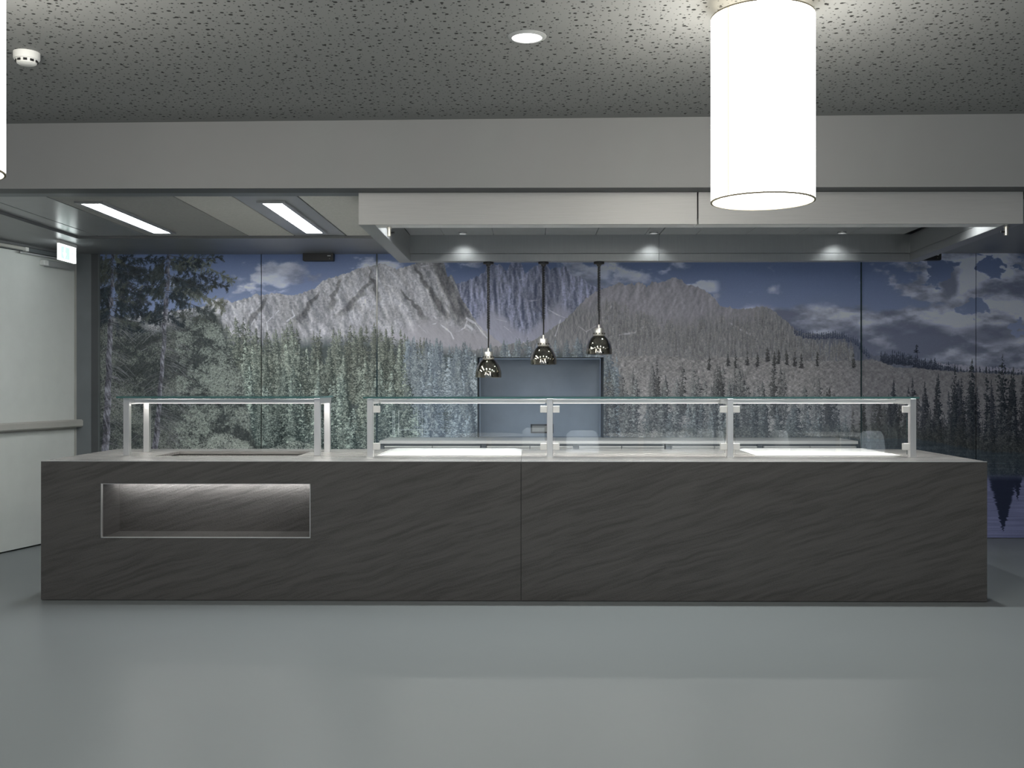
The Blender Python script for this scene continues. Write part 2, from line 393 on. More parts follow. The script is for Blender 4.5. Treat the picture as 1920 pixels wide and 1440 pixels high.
    # pale gullies and snow tongues
    def stroke_path(pts, w, col, al=1.0, wob=1.5):
        nonlocal img
        for (x0, y0), (x1, y1) in zip(pts[:-1], pts[1:]):
            L = np.hypot(x1-x0, y1-y0); bx0, bx1 = min(x0, x1)-w-5, max(x0, x1)+w+5; by0, by1 = min(y0, y1)-w-5, max(y0, y1)+w+5
            i0, i1 = max(0, int((bx0-MX0)*MS)), min(Wd, int((bx1-MX0)*MS)); j0, j1 = max(0, int((by0-MY0)*MS)), min(Hd, int((by1-MY0)*MS))
            if i1 <= i0 or j1 <= j0: continue
            xx, yy = X[j0:j1, i0:i1], Y[j0:j1, i0:i1]
            t = np.clip(((xx-x0)*(x1-x0)+(yy-y0)*(y1-y0))/L**2, 0, 1)
            d = np.hypot(xx-(x0+t*(x1-x0)), yy-(y0+t*(y1-y0)))+(n3[j0:j1, i0:i1]-.5)*wob*2
            m = sst(w, w*.4, d)*al
            img[j0:j1, i0:i1] = mix(img[j0:j1, i0:i1], np.broadcast_to(col, xx.shape+(3,)), m)
    snow = C(212, 208, 206)
    for p, w, al in (([(523, 582), (500, 604), (502, 618)], 1.6, .9), ([(548, 580), (552, 592), (538, 602)], 2.4, .8), ([(478, 598), (470, 612), (444, 620)], 1.6, .7), ([(815, 593), (824, 606), (838, 617), (846, 624), (851, 635)], 2.2, .9), ([(808, 609), (818, 606), (822, 600)], 2.0, .8),
                     ([(876, 597), (892, 607), (902, 620), (914, 634)], 2.6, .9), ([(877, 610), (886, 617)], 5, .85), ([(860, 622), (872, 615), (876, 602)], 1.6, .8), ([(946, 612), (962, 625), (972, 636)], 1.7, .9), ([(982, 641), (988, 646)], 1.5, .8), ([(930, 598), (950, 603)], 2, .5),
                     ([(1052, 600), (1042, 630)], 2.2, .8), ([(1020, 575), (1045, 590), (1060, 596)], 1.8, .7), ([(985, 565), (1008, 563)], 1.4, .7), ([(1086, 612), (1100, 622), (1120, 610), (1145, 575)], 2, .5), ([(1210, 612), (1190, 624), (1168, 627), (1140, 634)], 2.4, .6), ([(1148, 574), (1136, 592), (1128, 604)], 2, .55),
                     ([(1372, 607), (1388, 618), (1405, 626), (1420, 631)], 2.2, .5), ([(766, 529), (780, 527)], 1.6, .8), ([(790, 500), (806, 497)], 2.4, .6), ([(720, 533), (740, 538), (752, 530)], 2.4, .6), ([(648, 560), (655, 590), (664, 612)], 1.6, .5), ([(700, 560), (690, 600)], 2, .4), ([(975, 525), (984, 522)], 2, .5),
                     ([(612, 558), (600, 590)], 1.5, .5), ([(720, 500), (738, 515), (748, 528)], 1.8, .5), ([(785, 610), (798, 622), (806, 634)], 1.6, .6)):
        stroke_path(p, w*.62, snow, al*.8, 2.2)
    F = np.clip(.5+(fbm(2.1, 1.5, 2)-.5)*1.5+(fbm(7, 5, 2)-.5)*.9, 0, 1)
    # low vegetation hill on the right
    hill = line([(186, 720), (1090, 690), (1128, 671), (1180, 668), (1237, 665), (1270, 670), (1302, 675), (1354, 670), (1406, 670), (1458, 674), (1510, 677), (1615, 676), (1632, 673), (1660, 681), (1676, 689), (1695, 690), (1713, 689), (1741, 693), (1800, 697), (1860, 700), (2010, 708)], 1.2)
    # little dark conifers along the far skyline
    def conifer(cx, yt, yb, hw, cl, cd, ragged=.35, contrast=1.0, fade=1.0, trunk=None):
        nonlocal img
        i0, i1 = max(0, int((cx-hw*1.5-MX0)*MS)), min(Wd, int((cx+hw*1.5-MX0)*MS)+1)
        j0, j1 = max(0, int((yt-2-MY0)*MS)), min(Hd, int((yb-MY0)*MS)+1)
        if i1 <= i0 or j1 <= j0: return
        yy = ys[j0:j1][:, None]; xx = xs[i0:i1][None, :]
        t = np.clip((yy-yt)/(yb-yt), 0, 1)
        per = max(1.7, hw*.34)
        ph = np.maximum(0, (yy-yt)/per); kk = ph.astype(int); fr = ph-kk
        nb = int(kk.max())+2; bl, br = rng.random(nb), rng.random(nb)
        dx = xx-cx-np.sin(yy*.05+cx)*hw*.06
        bb = np.where(dx < 0, bl[kk], br[kk])
        env = hw*(t**.85)*(1-ragged+ragged*bb)*(.72+.38*fr)+.3
        oj, oi = int(rng.integers(0, Hd-(j1-j0)+1)), int(rng.integers(0, max(1, Wd-(i1-i0))))
        fld = F[oj:oj+j1-j0, oi:oi+i1-i0]
        jag = (fld-.5)*hw*1.1
        m = np.clip((env-np.abs(dx)+jag*np.minimum(1, t*4))*MS*.6+.5, 0, 1)*(yy > yt)*fade
        ed = np.clip(dx/(env+.6), -1.2, 1.2)
        q = .60-.26*ed-.42*ed*ed+(fr-.5)*.14*np.where(hw > 5, 1, .4)-.26*t
        q = np.clip(q+(fld-.5)*1.35*contrast+(rng.random((j1-j0, i1-i0))-.5)*.4*contrast, 0, 1)
        col = cd+(cl-cd)*q[..., None]
        img[j0:j1, i0:i1] = mix(img[j0:j1, i0:i1], col, m)
    for x in np.arange(1490, 1630, 4.2):
        y = np.interp(x, xs, ridgeC); conifer(x, y-3-rng.random()*3, y+9, 2.2, C(98, 106, 128), C(60, 70, 98))
    for x in np.concatenate([np.arange(1652, 1795, 3.6), np.arange(1795, 2000, 6)]):
        y = np.interp(x, xs, ridgeC); conifer(x, y-2-rng.random()*9, y+16, 2.8, C(78, 86, 102), C(46, 54, 74))
    for k in range(1300):   # forest carpet on the dark lower slopes
        x = 1120+rng.random()*480; lo = max(np.interp(x, xs, ridgeC)+14, 612-.30*abs(x-1290)); y = lo+(680-lo)*rng.random()**.8
        g = rng.random()*.25+.85
        conifer(x, y-9, y+9, 2.0, C(158, 153, 147)*g, C(112, 112, 114)*g, fade=.7)
    hs = fbm(7, 4, 4)
    hcol = rock(fbm(6, 2.6, 4), C(190, 184, 177), C(126, 122, 121), 1.7)*(.9+.3*(hs[..., None]-.5))
    hcol = mix(hcol, np.broadcast_to(C(110, 108, 116), X.shape+(3,)), .35*sst(1500, 1650, X))
    img = mix(img, hcol, under(hill)*sst(1060, 1100, X))
    for x, y in ((1330, 672), (1439, 656), (1452, 664), (1460, 660), (1475, 662), (1490, 665), (1502, 668), (1532, 664), (1420, 666), (1402, 663), (1366, 664), (1380, 668), (1600, 668)):
        conifer(x, y-5, y+22, 4, C(98, 96, 92), C(58, 60, 62))
    # lone tall bare pine on the skyline
    stroke_path([(1719.5, 660), (1719.5, 684)], .7, C(66, 70, 88), 1, .2)
    conifer(1719, 646, 661, 4.2, C(70, 74, 88), C(40, 46, 60), ragged=.2)
    # mid forest: rows of conifers from far to near
    def row(x0, x1, n, ytop, dy, h0, h1, hw0, hw1, cl, cd, var=.16, **k):
        xsr = np.sort(x0+(x1-x0)*rng.random(n)); order = rng.permutation(n)
        for i in order:
            x = xsr[i]; h = h0+(h1-h0)*rng.random(); g = 1+var*(rng.random()-.5)*2
            yt = ytop(x)+dy*(rng.random()-.5)
            conifer(x, yt, yt+h, hw0+(hw1-hw0)*rng.random(), np.clip(cl*g, 0, 255), np.clip(cd*g, 0, 255), **k)
    tl = lambda x: np.interp(x, [186, 400, 440, 462, 490, 520, 545, 580, 610, 640, 706, 745, 775, 820, 870, 920, 960, 1000, 1050, 1085, 1130, 1160], [640, 622, 606, 604, 624, 618, 608, 616, 622, 622, 616, 622, 632, 640, 646, 644, 638, 640, 640, 638, 652, 670])
    base = under(line([(186, 660), (400, 645), (700, 640), (900, 668), (1000, 664), (1100, 662), (1160, 700), (2010, 760)], 3), 12)
    img = mix(img, np.broadcast_to(C(74, 84, 82), X.shape+(3,)), base*sst(1180, 1120, X))
    lightL, darkL = C(152, 158, 138), C(52, 64, 58)
    row(396, 800, 72, tl, 24, 90, 150, 10, 16, C(136, 139, 120), C(54, 63, 57))
    row(760, 1160, 70, tl, 14, 60, 110, 8, 12, C(140, 150, 152), C(84, 96, 108))
    row(396, 800, 54, lambda x: tl(x)+38, 40, 110, 190, 12, 19, lightL, darkL)
    row(760, 1160, 56, lambda x: tl(x)+26, 24, 90, 130, 10, 16, C(154, 162, 160), C(80, 92, 100))
    row(396, 800, 40, lambda x: tl(x)+95, 50, 120, 190, 15, 25, C(150, 160, 142), C(44, 58, 56))
    row(780, 1160, 42, lambda x: tl(x)+70, 36, 100, 170, 13, 20, C(146, 156, 156), C(72, 84, 94))
    row(396, 800, 24, lambda x: tl(x)+150, 50, 100, 150, 18, 30, C(148, 160, 144), C(34, 48, 48))
    row(780, 1160, 30, lambda x: tl(x)+120, 34, 90, 140, 14, 21, C(138, 150, 152), C(58, 70, 82))
    tr = lambda x: np.interp(x, [1120, 1300, 1420, 1520, 1560, 1640, 1700, 1800, 2010], [688, 690, 690, 694, 722, 730, 715, 705, 700])
    row(1132, 1540, 30, tr, 30, 90, 130, 8, 12, C(134, 133, 127), C(58, 60, 63), contrast=.8, ragged=.45)
    row(1132, 1560, 28, lambda x: tr(x)+28, 34, 90, 140, 10, 15, C(138, 140, 134), C(54, 57, 61), contrast=.85, ragged=.45)
    row(1132, 1600, 30, lambda x: tr(x)+66, 34, 90, 120, 12, 18, C(134, 140, 138), C(44, 50, 56), contrast=.95)
    row(1540, 1720, 20, lambda x: tr(x)+26, 40, 80, 120, 7, 11, C(104, 102, 98), C(56, 58, 64))
    row(1660, 2000, 40, lambda x: tr(x)+10, 40, 120, 150, 8, 13, C(86, 88, 92), C(38, 44, 56))
    for x, yt, w in ((1790, 684, 11), (1822, 673, 13), (1880, 665, 17), (1850, 688, 8), (1900, 688, 8), (1760, 700, 10), (1930, 680, 14)):
        conifer(x, yt, yt+150, w, C(80, 86, 88), C(32, 40, 52), ragged=.5)
    row(1620, 2000, 50, lambda x: tr(x)+70, 40, 80, 110, 9, 14, C(96, 98, 98), C(38, 44, 54))
    # shore, bushes and lake
    shore = line([(186, 880), (680, 880), (720, 824), (880, 826), (1130, 818), (1300, 822), (1600, 822), (1720, 822), (1790, 836), (1850, 846), (2010, 852)], 2)
    bush = sst(-40, 0, Y-shore[None, :]+(n1-.5)*40)*sst(1150, 1250, X)
    img = mix(img, rock(fbm(8, 6, 4), C(136, 138, 122), C(44, 50, 54), 1.8)*(1-.25*sst(1640, 1760, X)[..., None]), bush*.6)
    lake = under(shore, 1.5)*sst(690, 720, X)
    refl = img[np.clip((2*((shore[None, :]-MY0)*MS).astype(int)-np.arange(Hd)[:, None]), 0, Hd-1), np.arange(Wd)[None, :]]
    rip = fbm(60, 2.2, 3)
    deep = sst(886, 902, Y+(n1-.5)*8)
    lc = refl*.55+C(26, 34, 40)
    lc = mix(lc, np.broadcast_to(C(104, 108, 144), X.shape+(3,)), deep)*(.86+.28*rip[..., None])
    cone = sst(1, .75, np.abs(X-1881+(rip-.5)*10)/np.maximum(.1, (996-Y)*.30))*(Y < 996)*deep
    cone = np.maximum(cone, sst(1, .7, np.abs(X-1908+(rip-.5)*8)/np.maximum(.1, (938-Y)*.22))*(Y < 938)*deep)
    lc = mix(lc, np.broadcast_to(C(34, 42, 64), X.shape+(3,)), cone*.9)
    img = mix(img, lc, lake)
    for x in (737, 740, 748, 783, 792): stroke_path([(x, 770), (x, 818)], .8, C(188, 196, 190), .6, .2)
    stroke_path([(745, 806), (808, 806)], .7, C(176, 184, 182), .8, .2)
    # ---------- large near spruces at the left ----------
    def strokes(n, x, y, ang, ln, col, jit=18, al=.85):
        nonlocal img
        x = np.asarray(x, float); y = np.asarray(y, float)
        c = col[None, :]+(rng.random((len(x), 1))-.5)*2*jit
        K = int(max(3, np.max(ln)*MS))
        for k in range(K):
            f = k/(K-1.0)
            ii = ((x+np.cos(ang)*ln*f-MX0)*MS).astype(int); jj = ((y+np.sin(ang)*ln*f-MY0)*MS).astype(int)
            ok = (ii >= 0) & (ii < Wd-1) & (jj >= 0) & (jj < Hd-1)
            img[jj[ok], ii[ok]] = img[jj[ok], ii[ok]]*(1-al)+c[ok]*al
            img[jj[ok], ii[ok]+1] = img[jj[ok], ii[ok]+1]*(1-al*.5)+c[ok]*al*.5
    R = rng.random
    # undergrowth mass behind the trunks
    mass = sst(-16, 16, Y-(line([(186, 590), (225, 606), (262, 612), (300, 612), (340, 606), (370, 590), (396, 590), (412, 606), (450, 700), (480, 842), (2010, 1100)])[None, :])+(n1-.5)*50+(n3-.5)*24)
    img = mix(img, rock(fbm(7, 7, 5), C(104, 108, 98), C(36, 44, 46), 1.9)*(.7+.6*n2[..., None]), mass*.96)
    N = 42000
    x = 188+R(N)*280; y = 590+R(N)*258
    ok = (y > np.interp(x, [188, 300, 370, 410, 450, 480], [602, 612, 592, 604, 690, 830])+R(N)*16)
    x, y = x[ok], y[ok]
    clump = n1[((y-MY0)*MS).astype(int), ((x-MX0)*MS).astype(int)]+(n3[((y-MY0)*MS).astype(int), ((x-MX0)*MS).astype(int)]-.5)*.6
    bright = clump+(R(len(x))-.5)*.34 > .47
    strokes(0, x[~bright], y[~bright], R((~bright).sum())*3.14, 2.6, C(62, 68, 66), 22)
    strokes(0, x[bright], y[bright], R(bright.sum())*3.14, 2.6, C(124, 128, 114), 30, .7)
    right = bright & (x > 330); strokes(0, x[right], y[right], R(right.sum())*3.14, 2.6, C(142, 150, 134), 30, .7)
    # hanging branches over the sky
    def branch(x0, y0, x1, y1, sag, n, thick, col, up=.6):
        tt = np.linspace(0, 1, 14)
        bow = lambda t: (x0+(x1-x0)*t, y0+(y1-y0)*t+sag*4*t*(1-t))
        stroke_path(list(zip(*bow(tt))), .75, C(74, 72, 74), .8, .4)
        k = int(abs(x1-x0)/2.6)+6
        for i in range(k):          # side twigs with their own needles
            t = .12+.88*R(); bx, by = bow(t); L = thick*(.35+.75*R())*(.5+.5*np.sin(min(1, t+.1)*3))
            a = 1.57+(R()-.5)*1.5+(.5 if x1 > x0 else -.5)*(-.8)
            if R() < .22: a = -a*.6
            m_ = int(n/k*.85); s = R(m_)
            L = L*1.15; px = bx+np.cos(a)*L*s+(R(m_)-.5)*3.4; py = by+np.sin(a)*L*s+(R(m_)-.5)*3.0
            strokes(0, px, py, a+(R(m_)-.5)*1.9, 2.6, col*(.8+.4*R()), 14, .85)
    dk, dk2, ol = C(44, 54, 60), C(58, 66, 64), C(94, 100, 84)
    for b in ((316, 478, 412, 482, 4, 1500, 20, dk2), (317, 486, 432, 524, -9, 1700, 18, ol), (316, 500, 424, 538, -6, 1500, 15, dk), (314, 515, 404, 534, 8, 1100, 16, dk2), (313, 545, 420, 575, -10, 2000, 22, C(104, 106, 90)), (312, 540, 372, 546, 2, 800, 14, ol),
              (312, 556, 400, 590, -4, 1300, 24, dk2), (316, 480, 268, 520, 6, 900, 18, dk), (316, 505, 276, 525, 4, 500, 13, dk), (313, 548, 262, 540, 3, 700, 10, C(110, 114, 96)), (310, 572, 272, 590, 4, 700, 15, dk), (309, 585, 345, 610, 0, 700, 18, dk),
              (212, 482, 272, 500, 6, 1500, 24, dk), (212, 478, 300, 484, 2, 1100, 14, dk), (211, 500, 268, 560, 0, 2200, 30, C(54, 58, 70)), (211, 530, 274, 566, 6, 1900, 24, C(58, 62, 70)), (210, 560, 278, 590, 0, 2000, 28, dk), (210, 580, 262, 612, 4, 1600, 26, dk), (212, 486, 188, 500, 4, 700, 18, dk2), (210, 500, 188, 524, 2, 500, 14, dk),
              (210, 540, 188, 560, 2, 500, 14, dk2), (209, 575, 188, 596, 2, 600, 16, dk), (212, 476, 230, 490, 0, 600, 18, ol)):
        branch(*b)
    for i in range(46):
        far = R() < .5; y0 = 476+R()*130
        x0 = 316-(y0-476)*.05 if far else 211-(y0-476)*.03
        sg = 1 if R() < (.6 if far else .72) else -1
        L = (34+R()*50)*(1 if sg > 0 else .6)*(1 if far else .85)
        branch(x0, y0, x0+sg*L, y0+L*(.05+.5*R()), (R()-.5)*10, 700, 12+R()*12, [dk, dk2, dk, C(74, 80, 72)][int(R()*4)])
    # trunks
    def trunk(pts, ws, shadow):
        px = [p[0] for p in pts]; py = [p[1] for p in pts]
        cx = np.interp(ys, py, px)[:, None]+np.sin(ys*.11)[:, None]*.8; w = np.interp(ys, py, ws)[:, None]/2
        d = (X-cx)/w; m = np.clip((1-np.abs(d))*w*MS*.5+.3, 0, 1)*(Y > py[0])
        bark = fbm(2.5, 9, 3, .3)
        v = np.clip(.50+.36*d*shadow+(bark-.5)*1.6+(n3-.5)*.9-.22*sst(680, 520, Y), 0, 1)
        nonlocal img
        img = mix(img, C(58, 57, 64)+(C(146, 144, 152)-C(58, 57, 64))*v[..., None], m*np.clip(.2+.8*sst(.36, .54, n3+.16*sst(560, 680, Y)), 0, 1))
    trunk([(211, 470), (210, 530), (208, 600), (205, 650), (204, 700), (198, 842), (196, 900)], [6, 7, 9.5, 10.5, 11.5, 14.5, 15], .7)
    trunk([(317, 470), (314, 520), (312, 560), (309, 605), (307, 650), (303, 700), (297, 780), (291, 842), (290, 900)], [7, 9, 9, 9, 8, 8, 9.5, 12, 13], .7)
    # bare lower twigs
    for k in range(420):
        near = R() < .45
        y0 = 590+R()*245
        x0 = np.interp(y0, [600, 842], [208, 199]) if near else np.interp(y0, [600, 842], [309, 292])
        sg = 1 if R() < .75 else -1
        L = 16+R()*(34 if near else 54); dr = .25+R()*.6
        xm, ym = x0+sg*L*.5, y0+L*.5*dr*.7; xe, ye = x0+sg*L, y0+L*dr
        stroke_path([(x0, y0), (xm, ym), (xe, ye)], .34+.22*R(), C(160, 158, 160)*(.45+.4*R()), .65, .5)
    # pale tufts of grass near the foot
    N = 5000; x = 330+R(N)*260; y = 800+R(N)*52; ok = y > 846-34*np.exp(-((x-420)/45)**2)-20*np.exp(-((x-555)/40)**2)
    strokes(0, x[ok], y[ok], R(ok.sum())*3.14, 3.2, C(160, 164, 148), 30, .7)
    # soft print grain, slightly faded inks
    lum = img @ C(.3, .59, .11); img = lum[..., None]+(img-lum[..., None])*.66
    img = np.clip(118+(img-118)*1.16, 6, 235)*C(.985, 1.0, 1.04)
    img = img+(rng.random(X.shape)[..., None].astype(np.float32)-.5)*9
    return np.clip(img, 0, 255)/255.0

# ================================================================== SETTING
struct(MB().box(-8, 7, -6, 9.9, -.1, 0).build('floor', 'floor_sheet'))
# perforated ceiling, falling very slightly to the left
cz = lambda x: 3.008+.0072*x
mb = MB(); mb.v = [(-8, -6, cz(-8)), (7, -6, cz(7)), (7, 6.3, cz(7)), (-8, 6.3, cz(-8)), (-8, -6, 3.3), (7, -6, 3.3), (7, 6.3, 3.3), (-8, 6.3, 3.3)]
mb.f = [(0, 1, 2, 3), (7, 6, 5, 4), (4, 5, 1, 0), (5, 6, 2, 1), (6, 7, 3, 2), (7, 4, 0, 3)]; mb.mi = [0]*6
struct(mb.build('ceiling', 'perforated_board'))
struct(MB().box(-8, 7, 6.3, 6.458, 2.589, 3.3, 0, {'bottom': 1}).build('wall_bulkhead', ['beam_paint', 'frame_dark']))  # underside coloured dark to stand in for the shade under the beam
struct(MB().box(6.2, 6.4, -6, -2.8, 0, 3.3).box(6.2, 6.4, 1.8, 9.9, 0, 3.3).box(6.2, 6.4, -2.8, 1.8, 0, .35).box(6.2, 6.4, -2.8, 1.8, 2.75, 3.3).build('wall_right', 'wall_paint'))
wn = shell('window_1', (6.3, -.5, .35))
for y in (-2.3, -1.18, -.03, 1.12, 2.24): MB().box(-.03, .03, y, y+.06, 0, 2.4).build('mullion', 'frame_paint', wn)
for z in (0, 2.34): MB().box(-.03, .03, -2.24, 2.24, z, z+.06).build('frame', 'frame_paint', wn)
for y in (-2.24, -1.12, .03, 1.18): MB().box(-.004, .004, y, y+1.06, .06, 2.34).build('pane', 'clear_glass', wn)

# lower ceiling over the kitchen: border plus panels that can be lifted out one by one
kc = struct(MB().box(-6, 6.2, 6.458, 9.9, 2.66, 2.8).build('ceiling', 'frame_dark'))
MB().box(-6, 6.2, 8.45, 9.9, 2.586, 2.66).build('border', 'soffit_paint', kc)
MB().box(-6, -3.70, 6.458, 8.45, 2.586, 2.66).build('border', 'soffit_paint', kc)
MB().box(3.16, 6.2, 6.458, 8.45, 2.586, 2.66).build('border', 'soffit_paint', kc)
MB().box(-3.70, -1.0, 6.458, 6.62, 2.598, 2.66).build('edge_strip', 'frame_paint', kc)
for x0, x1, k in ((-3.70, -3.53, 'panel_metal'), (-3.53, -3.12, 'panel_metal'), (-3.12, -2.30, 'tile_grey'), (-2.30, -1.92, 'tile_mineral'), (-1.92, -1.50, 'panel_metal'), (-1.50, -1.08, 'tile_mineral')):
    MB().box(x0+.005, x1-.005, 6.625, 8.445, 2.607, 2.64).build('ceiling_panel', k, kc, bevel=.002)

# back wall: slab with the pass-through opening, printed panels in front of it
wb = struct(MB().box(-4.2, -.486, 9.50, 9.92, 0, 2.66).box(.665, 6.2, 9.50, 9.92, 0, 2.66).box(-.486, .665, 9.50, 9.92, 0, .888).box(-.486, .665, 9.50, 9.92, 1.643, 2.66).build('wall_back', 'frame_dark'))
IMG = None
def mural_material():
    global IMG
    px = paint_mural(); h_, w_ = px.shape[:2]
    IMG = bpy.data.images.new('alpine_print', w_, h_)
    buf = np.ones((h_, w_, 4), np.float32); buf[..., :3] = px[::-1]
    IMG.pixels.foreach_set(buf.ravel()); IMG.update()
    m = mat('alpine_print', (.5, .5, .5), .42, 0, .35); t = NT(m)
    u = t.n('UVMap'); u.uv_map = 'UVMap'; ti = t.n('TexImage'); ti.image = IMG; ti.interpolation = 'Cubic'; ti.extension = 'EXTEND'
    t.l(u.outputs[0], ti.inputs[0]); hs = t.n('HueSaturation'); hs.inputs['Value'].default_value = 1.52; t.l(ti.outputs[0], hs.inputs['Color']); t.base(hs.outputs[0])
mural_material()
def print_uv(o, xa, xb, ua, ub):
    """register the print on a panel: metres on the wall -> place in the printed picture"""
    me = o.data; uv = me.uv_layers.new(name='UVMap')
    for lp in me.loops:
        c = me.vertices[lp.vertex_index].co
        u = ua+(ub-ua)*(c.x-xa)/(xb-xa); v = 720+(1.4-c.z)*205.7
        uv.data[lp.index].uv = ((u-MX0)/(MX1-MX0), 1-(v-MY0)/(MY1-MY0))
edges = [(-3.94, 188), (-2.462, 490), (-1.407, 706), (3.004, 1615), (4.041, 1830), (5.08, 2045)]
for i in range(5):
    (xa, ua), (xb, ub) = edges[i], edges[i+1]
    g0, g1 = (.004 if i else 0), .004
    yb = 9.472 if i == 2 else 9.48
    mb = MB()
    if i == 2:
        g0, g1 = .011, .011
        mb.box(xa+g0, -.486, yb, 9.5, .005, 2.586).box(.665, xb-g1, yb, 9.5, .005, 2.586).box(-.486, .665, yb, 9.5, 1.643, 2.586).box(-.486, .665, yb, 9.5, .005, .888)
    else: mb.box(xa+g0, xb-g1, yb, 9.5, .005, 2.586)
    o = mb.build('mural_panel', 'alpine_print', wb); print_uv(o, xa, xb, ua, ub)
    if i == 2:
        for x in (xa+.0055, xb-.0055): MB().box(x-.0045, x+.0045, 9.462, 9.5, .005, 2.586).build('glass_edge', 'print_edge', wb)
MB().box(-4.2, -3.94, 9.44, 9.50, 0, 2.586).build('wall_post', 'frame_paint', wb)
MB().box(-4.004, -3.944, 9.435, 9.441, 0, 2.586).build('wall_post', 'frame_dark', wb)
hd = MB().box(-.481, .660, 9.89, 9.92, .902, 1.638).build('hatch_panel', 'hatch_laminate', wb)
x0, x1, z0, z1 = .0, .215, .932, 1.018
hm = MB().box(x0, x1, 9.884, 9.890, z1-.014, z1).box(x0, x1, 9.884, 9.890, z0, z0+.014).box(x0, x0+.014, 9.884, 9.890, z0, z1).box(x1-.014, x1, 9.884, 9.890, z0, z1)
hm.build('handle', 'frame_dark', hd)
MB().box(x0+.014, x1-.014, 9.887, 9.8895, z0+.014, z1-.014).build('handle_recess', 'grey_plastic', hd)
MB().box(-.486, .665, 9.5, 9.92, .888, .90).build('sill', 'hatch_laminate', wb)

# left side: wall with the big grey door leaf, drawn in its own frame (x along the wall, y into it)
LX, LY, LA = -4.367, 8.513, math.atan2(1, .24)
def left_mesh(name, k, x0, x1, y0, y1, z0, z1, parent=None, bevel=0):
    return MB().box(x0, x1, y0, y1, z0, z1).build(name, k, parent, bevel=bevel)
wl = shell('wall_left', (LX, LY, 0), LA)
left_mesh('wall_face', 'wall_paint', -14.5, .97, .06, .2, 0, 3.3, wl)
left_mesh('wall_head', 'soffit_paint', -14.5, .97, .0, .06, 2.566, 2.66, wl)
dl = shell('door_1', (LX, LY, 0), LA)
left_mesh('door_leaf', 'door_paint', -1.6, .93, .0, .055, .012, 2.522, dl, .002)
left_mesh('door_head', 'frame_paint', -1.6, .97, .0, .055, 2.528, 2.563, dl)
left_mesh('edge_stile', 'rail_resin', .932, .958, -.004, .055, .0, 2.524, dl)
o = MB().poly([(0, 0)]*0 or [(-1.6, 1.008), (.985, 1.008), (.985, 1.078), (-1.6, 1.078)], -.062, -.002).build('push_rail', 'rail_resin', dl, bevel=.012)
left_mesh('rail_bracket', 'rail_resin', -1.6, .93, -.012, .002, .992, 1.012, dl)
left_mesh('closer_body', 'grey_plastic', .52, .88, -.055, .0, 2.425, 2.478, dl, .006)
left_mesh('closer_cap', 'white_plastic', .47, .525, -.05, .0, 2.43, 2.474, dl, .004)
left_mesh('closer_arm', 'grey_plastic', .18, .72, -.045, -.03, 2.500, 2.514, dl)
left_mesh('slide_rail', 'rail_resin', -.4, .26, -.035, .0, 2.532, 2.558, dl, .003)
left_mesh('slide_end', 'white_plastic', .262, .30, -.035, .0, 2.525, 2.560, dl, .003)

# ================================================================== SERVING COUNTER
ct = thing('serving_counter', 'long serving counter clad in dark streaked slate laminate with a lit niche', 'counter')
X0, XS, X1, YF, YB, ZT = -3.17, -.062, 2.927, 6.70, 7.955, .902
N0, N1, NZ0, NZ1, ND = -2.78, -1.422, .405, .756, 7.01
fp = MB().box(X0, N0, YF, YF+.02, .004, ZT-.002).box(N1, XS-.0015, YF, YF+.02, .004, ZT-.002).box(N0, N1, YF, YF+.02, .004, NZ0).box(N0, N1, YF, YF+.02, NZ1, ZT-.002).build('front_panel', 'slate', ct)
MB().box(XS+.0015, X1, YF, YF+.02, .004, ZT-.002).build('front_panel', 'slate', ct)
MB().box(X0, X0+.02, YF+.02, YB, .004, ZT-.02).build('side_panel', 'slate', ct)
MB().box(X1-.02, X1, YF+.02, YB, .004, ZT-.02).build('side_panel', 'slate', ct)
MB().box(X0+.02, X1-.02, YB-.02, YB, .004, ZT-.02).build('rear_panel', 'frame_paint', ct)
W0, W1, WY0, WY1 = -2.60, -1.615, 7.17, 7.67
MB().box(X0, W0, YF+.001, YB, ZT-.02, ZT).box(W1, XS-.001, YF+.001, YB, ZT-.02, ZT).box(W0, W1, YF+.001, WY0, ZT-.02, ZT).box(W0, W1, WY1, YB, ZT-.02, ZT).build('worktop', 'slate_top_lit', ct)
MB().box(XS+.001, X1, YF+.001, YB, ZT-.02, ZT).build('worktop', 'slate_top_lit', ct)
MB().box(X0, XS-.001, YF-.002, YF+.001, ZT-.003, ZT).box(XS+.001, X1, YF-.002, YF+.001, ZT-.003, ZT).build('edge_highlight', 'steel', ct)  # thin bright strip added to imitate the lit front edge of the top
# sunk tray in the left half of the top
wl_ = MB()
for a in ((W0-.02, W0, WY0-.02, WY1+.02, .62, ZT-.026), (W1, W1+.02, WY0-.02, WY1+.02, .62, ZT-.026), (W0, W1, WY0-.02, WY0, .62, ZT-.026), (W0, W1, WY1, WY1+.02, .62, ZT-.026), (W0, W1, WY0, WY1, .60, .62)): wl_.box(*a)
wl_.build('tray_lining', 'granite', ct)
